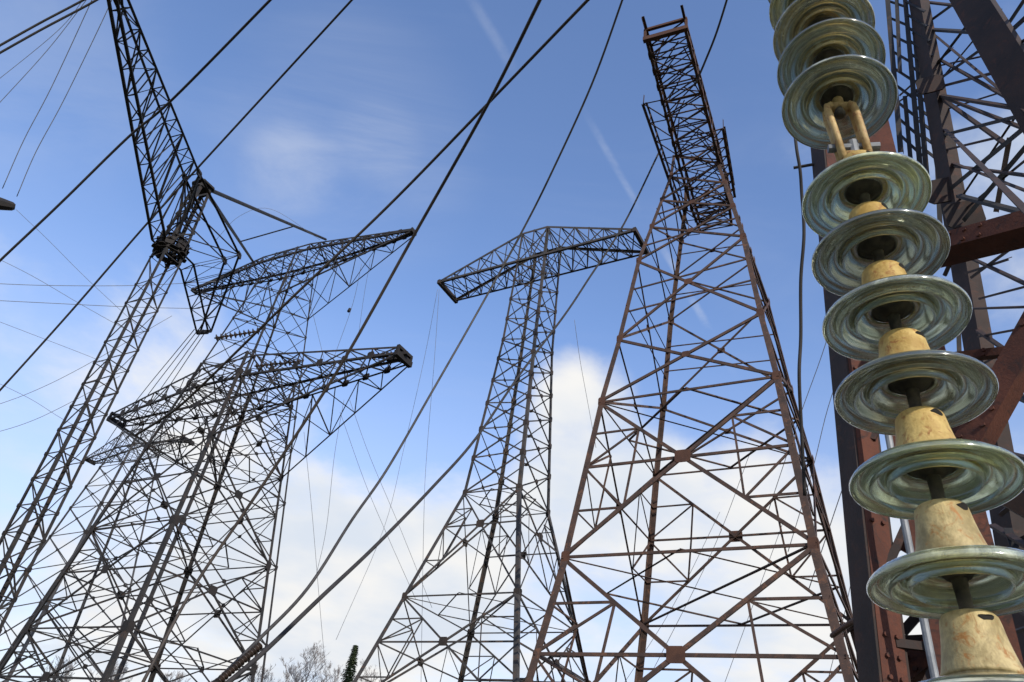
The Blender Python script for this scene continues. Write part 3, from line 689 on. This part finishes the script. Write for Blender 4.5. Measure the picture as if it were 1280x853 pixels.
cable('overhead_cable', 'dark cable crossing the long mast arm from the left edge to the top', 'cable', [(-40, 365, 18), (0, 326, 17.5), (75, 255, 17), (160, 172, 16.5), (215, 125, 16), (340, -2, 15), (375, -38, 15)], .024, BLK, CG)
cable('overhead_cable', 'dark cable behind the mast joint, from the left edge up to the top', 'cable', [(-40, 530, 34), (0, 488, 33), (90, 388, 32), (180, 284, 31), (250, 207, 30), (350, 98, 29), (440, 0, 28), (475, -38, 28)], .038, BLK, CG)
for dx, dy, r, lab in ((0, 0, .020, 'upper dark cable of the pair cutting the top left corner'), (4, 7, .020, 'lower dark cable of the pair cutting the top left corner')):
    cable('overhead_cable', lab, 'cable', [(-30 + dx, 74 + dy, 16), (0 + dx, 57 + dy, 16), (50 + dx, 29 + dy, 16), (112 + dx, -4 + dy, 16), (150 + dx, -28 + dy, 16)], r, BLK, CG)
cable('drop_cable', 'black cable hanging left of the glass insulators from a short rod', 'cable', [(992, 40, 6.5), (990, 120, 6), (995, 180, 5.6), (1000, 212, 5.5), (1002, 240, 5.45), (1005, 292, 5.3), (1001, 350, 5.2), (1001, 420, 5.1), (999, 470, 5.0), (1002, 540, 5.0), (1006, 620, 5.0)], .011, BLK)
rb = MB(); rb.tube([Vector((0, 0, 0)), at(1050, 200, 4.9) - at(992, 210, 4.9)], .014, 8); ro = rb.build('support_rod', BLK, E); ro.location = at(992, 210, 4.9)
# thin wires
TGp = 'thin wires in the distance'
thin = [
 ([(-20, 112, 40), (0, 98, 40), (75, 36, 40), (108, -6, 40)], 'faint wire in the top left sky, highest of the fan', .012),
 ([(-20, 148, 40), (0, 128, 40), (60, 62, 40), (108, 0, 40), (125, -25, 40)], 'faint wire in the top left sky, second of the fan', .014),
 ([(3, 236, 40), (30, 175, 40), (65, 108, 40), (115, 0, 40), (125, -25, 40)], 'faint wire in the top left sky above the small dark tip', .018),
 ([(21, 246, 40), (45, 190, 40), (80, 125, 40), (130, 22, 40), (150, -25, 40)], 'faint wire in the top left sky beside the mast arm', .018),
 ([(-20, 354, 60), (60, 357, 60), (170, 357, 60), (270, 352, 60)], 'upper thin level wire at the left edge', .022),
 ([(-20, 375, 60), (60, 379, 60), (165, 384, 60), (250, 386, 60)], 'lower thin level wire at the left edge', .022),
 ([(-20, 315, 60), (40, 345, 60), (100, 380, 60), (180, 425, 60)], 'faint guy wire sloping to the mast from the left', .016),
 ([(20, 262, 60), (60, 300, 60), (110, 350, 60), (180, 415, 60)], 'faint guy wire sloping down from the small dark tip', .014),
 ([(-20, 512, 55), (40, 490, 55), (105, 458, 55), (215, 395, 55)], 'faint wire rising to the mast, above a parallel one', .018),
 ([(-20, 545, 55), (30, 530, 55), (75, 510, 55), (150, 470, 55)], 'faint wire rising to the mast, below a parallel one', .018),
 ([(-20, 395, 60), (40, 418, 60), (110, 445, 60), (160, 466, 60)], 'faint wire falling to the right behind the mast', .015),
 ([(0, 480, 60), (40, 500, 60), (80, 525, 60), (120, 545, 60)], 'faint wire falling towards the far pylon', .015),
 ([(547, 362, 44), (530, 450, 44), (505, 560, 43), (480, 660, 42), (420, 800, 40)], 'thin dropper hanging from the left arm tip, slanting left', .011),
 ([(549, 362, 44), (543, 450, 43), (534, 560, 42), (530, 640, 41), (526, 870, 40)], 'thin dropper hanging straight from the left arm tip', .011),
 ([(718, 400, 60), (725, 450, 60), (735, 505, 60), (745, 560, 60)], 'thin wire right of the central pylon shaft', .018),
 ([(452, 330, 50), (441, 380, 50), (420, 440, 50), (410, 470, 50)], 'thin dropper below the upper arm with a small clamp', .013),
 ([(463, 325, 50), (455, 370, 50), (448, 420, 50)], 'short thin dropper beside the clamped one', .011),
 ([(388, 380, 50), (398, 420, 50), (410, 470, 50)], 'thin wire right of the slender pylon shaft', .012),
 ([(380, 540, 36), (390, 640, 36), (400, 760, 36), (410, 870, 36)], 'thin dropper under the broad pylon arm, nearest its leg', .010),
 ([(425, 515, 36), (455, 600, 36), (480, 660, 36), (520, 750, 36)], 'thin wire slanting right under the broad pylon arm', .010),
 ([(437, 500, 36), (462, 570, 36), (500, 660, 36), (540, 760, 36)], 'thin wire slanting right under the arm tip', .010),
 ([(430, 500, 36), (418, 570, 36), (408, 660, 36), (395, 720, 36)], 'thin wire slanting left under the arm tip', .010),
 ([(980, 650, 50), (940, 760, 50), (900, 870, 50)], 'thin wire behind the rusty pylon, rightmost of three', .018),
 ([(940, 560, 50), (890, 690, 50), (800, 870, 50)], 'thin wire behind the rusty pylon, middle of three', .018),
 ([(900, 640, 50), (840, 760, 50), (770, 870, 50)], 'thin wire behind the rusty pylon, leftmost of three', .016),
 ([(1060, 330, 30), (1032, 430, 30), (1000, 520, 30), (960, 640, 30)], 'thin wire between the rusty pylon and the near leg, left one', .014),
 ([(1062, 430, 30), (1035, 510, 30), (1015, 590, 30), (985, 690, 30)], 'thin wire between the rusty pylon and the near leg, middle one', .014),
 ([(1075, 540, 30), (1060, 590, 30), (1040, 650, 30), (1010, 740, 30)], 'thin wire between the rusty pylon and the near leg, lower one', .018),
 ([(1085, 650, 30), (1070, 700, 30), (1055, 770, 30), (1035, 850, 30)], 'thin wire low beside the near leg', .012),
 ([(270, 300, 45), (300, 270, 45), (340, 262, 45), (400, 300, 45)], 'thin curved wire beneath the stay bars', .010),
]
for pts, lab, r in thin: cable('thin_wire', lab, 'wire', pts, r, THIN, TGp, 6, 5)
for i, (dx, lab) in enumerate(((-7, 'outer left wire'), (-2, 'inner left wire'), (4, 'inner right wire'), (9, 'outer right wire'))):
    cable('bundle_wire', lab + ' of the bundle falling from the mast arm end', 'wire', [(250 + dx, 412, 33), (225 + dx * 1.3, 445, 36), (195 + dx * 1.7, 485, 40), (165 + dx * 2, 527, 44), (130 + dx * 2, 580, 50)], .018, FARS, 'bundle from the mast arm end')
# curved pipe between rusty pylon and near leg
cable('bent_pipe', 'short rusty curved pipe between the rusty pylon leg and near leg', 'pipe', [(1040, 795, 12), (1063, 779, 11), (1082, 768, 10), (1108, 755, 9)], .035, RUSTP)

# dark strings of discs at the arm tips and where the thick cable ends
def disc_string(label, p, q, n, r, M, grp='dark insulator strings'):
    t = thing('insulator_string', label, 'insulator', p, 0, grp); d = q - p; ax = Vector((0, 0, 1)).rotation_difference(d.normalized()).to_matrix().to_4x4()
    pb = MB(); pb.tube([Vector((0, 0, 0)), d], r * .22, 8); pb.build('rod', DARKP, t)
    mb_ = MB(); mb_.lathe([(r * .2, -.25 * r), (r * .6, -.2 * r), (r, 0), (r * .85, .12 * r), (r * .4, .28 * r), (r * .28, .55 * r), (0, .6 * r)], 20)
    src = None
    for i in range(n):
        if src is None: o = src = mb_.build('disc', M, t, True)
        else: o = src.copy(); COL.objects.link(o); o.parent = t
        o.matrix_local = Matrix.Translation(d * ((i + .5) / n)) @ ax
INS = mat('brown_glazed_disc', (.022, .015, .012), (.045, .028, .02), .4, 0, 6)
disc_string('dark insulator string ending the thick cable at the bottom edge', ats(326, 806, 13.9), ats(262, 862, 13.1), 16, .065, INS)
disc_string('brown insulator string lying on the broad pylon arm, left of its tip', ats(268, 423, 27.3), ats(325, 414, 27.5), 10, .13, INS)
disc_string('brown insulator string along the broad pylon arm, over the shaft', ats(318, 458, 27.2), ats(376, 452, 27.4), 10, .13, INS)
disc_string('brown insulator string clustered at the broad pylon arm tip', ats(460, 447, 27.0), ats(508, 441, 26.6), 9, .13, INS)
t = thing('line_clamp', 'small dark wedge shaped line clamp entering at the left edge', 'clamp', ats(-14, 252, 30))
cmb_ = MB(); a_, b_ = Vector((0, 0, 0)), ats(19, 259, 30) - ats(-14, 252, 30); cmb_.tube([a_, a_.lerp(b_, .5), a_.lerp(b_, .9), b_], .26, 8, .09); cmb_.build('clamp_body', DARKP, t)
cs = MB(); cs.tube([ats(437, 385, 50) + Vector((0, 0, -.3)), ats(437, 388, 50) + Vector((0, 0, .1))], .1, 8); tag(cs.build('wire_clamp', DARKP), 'tiny dark clamp on the thin dropper below the upper arm', 'clamp')

# ---------------------------------------------------------------- trees
def bare_tree(label, base, h, seed):
    rnd = random.Random(seed); root = thing('bare_tree', label, 'tree', base, 0, 'bare trees low on the horizon')
    tr = MB(); cr = MB()
    pts = [Vector((rnd.uniform(-.12, .12) * i * .3, rnd.uniform(-.12, .12) * i * .3, h * i / 8)) for i in range(9)]
    tr.tube(pts, .16, 6, .02); tr.build('trunk', BARK, root)
    def branch(p, d, L, r, lv):
        n = 4; q = [p]; dd = d.copy()
        for i in range(n):
            dd = (dd + Vector((rnd.uniform(-.2, .2), rnd.uniform(-.2, .2), rnd.uniform(-.02, .22)))).normalized(); q.append(q[-1] + dd * (L / n))
        cr.tube(q, max(r, .009), 3 if lv else 4, max(r * .35, .007))
        if lv < 3:
            for i in range(5 if lv < 2 else 3):
                t = rnd.uniform(.25, 1); k = min(int(t * n), n - 1); s = q[k].lerp(q[k + 1], t * n - k)
                v = Vector((rnd.gauss(0, 1), rnd.gauss(0, 1), rnd.gauss(.3, .6))).normalized()
                branch(s, (dd * .9 + v * .8).normalized(), L * rnd.uniform(.4, .62), r * .55, lv + 1)
    for i in range(34):
        t = .22 + .76 * i / 33; k = min(int(t * 8), 7); s = pts[k].lerp(pts[k + 1], t * 8 - k); a = i * 2.4 + rnd.uniform(-.4, .4)
        L = h * .26 * (1.08 - t) + .7
        branch(s, Vector((cos(a) * .8, sin(a) * .8, .75)).normalized(), L, .045 * (1.15 - t) + .008, 0)
    cr.build('crown', BARK, root)
def base_at(px, py, d):
    p = at(px, py, d); return Vector((p.x, p.y, 0)), p.z
for i, (px, py, d, lab) in enumerate(((402, 786, 60, 'tall hazy bare tree between the loop of cables and the spruce'), (337, 812, 62, 'bare tree left of the tallest bare one, by the broad pylon leg'), (428, 812, 66, 'small bare tree tucked beside the spruce'),
                                  (372, 812, 70, 'bare tree just left of the tallest bare one, farther off'), (470, 815, 64, 'bare tree just right of the spruce, behind the pylon leg'), (285, 835, 60, 'bare tree behind the dark insulator string at the bottom'), (225, 828, 62, 'bare tree seen through the broad pylon legs'), (150, 815, 58, 'bare tree behind the left legs near the bottom edge'), (90, 812, 60, 'leftmost bare tree low behind the lattice legs'))):
    b_, h_ = base_at(px, py, d); bare_tree(lab, b_, h_ * .86, 30 + i)
def spruce(label, base, h, seed):
    rnd = random.Random(seed); root = thing('spruce_tree', label, 'tree', base)
    tr = MB(); tr.tube([Vector((0, 0, 0)), Vector((0, 0, h * .98))], .18, 6, .015); tr.build('trunk', TRUNK, root)
    c = MB(); z = h * .12
    while z < h * .99:
        f = 1 - z / h; rad = (.04 + 2.0 * f ** .9) * rnd.uniform(.75, 1.15); nb = 11
        for k in range(nb):
            a = 2 * pi * k / nb + rnd.uniform(-.4, .4); L = rad * rnd.uniform(.7, 1.1); d = Vector((cos(a), sin(a), 0)); s = Vector((-sin(a), cos(a), 0))
            m_ = max(3, int(L / .13))
            for j in range(m_):
                t = (j + .6) / m_; p = d * (L * t) + Vector((0, 0, z - .35 * L * t + .25 * L * t * t)); wd = (.14 + .26 * L * (1 - t)) * rnd.uniform(.6, 1.2)
                for sg in (-1, 1):
                    e = p + s * (sg * wd) + d * (.10 + .05 * L) + Vector((0, 0, -rnd.uniform(.03, .14)))
                    c.add([p + Vector((0, 0, .03)), p + d * .09 - Vector((0, 0, .03)), e], [(0, 1, 2)])
                c.add([p - s * .05, p + s * .05, p + d * .2 + Vector((0, 0, rnd.uniform(-.16, .02)))], [(0, 1, 2)])
        z += .11 + .12 * f
    c.build('crown', NEED, root)
b_, h_ = base_at(446, 803, 52); spruce('narrow dark green spruce at the bottom edge left of the central pylon foot', b_, h_, 5)
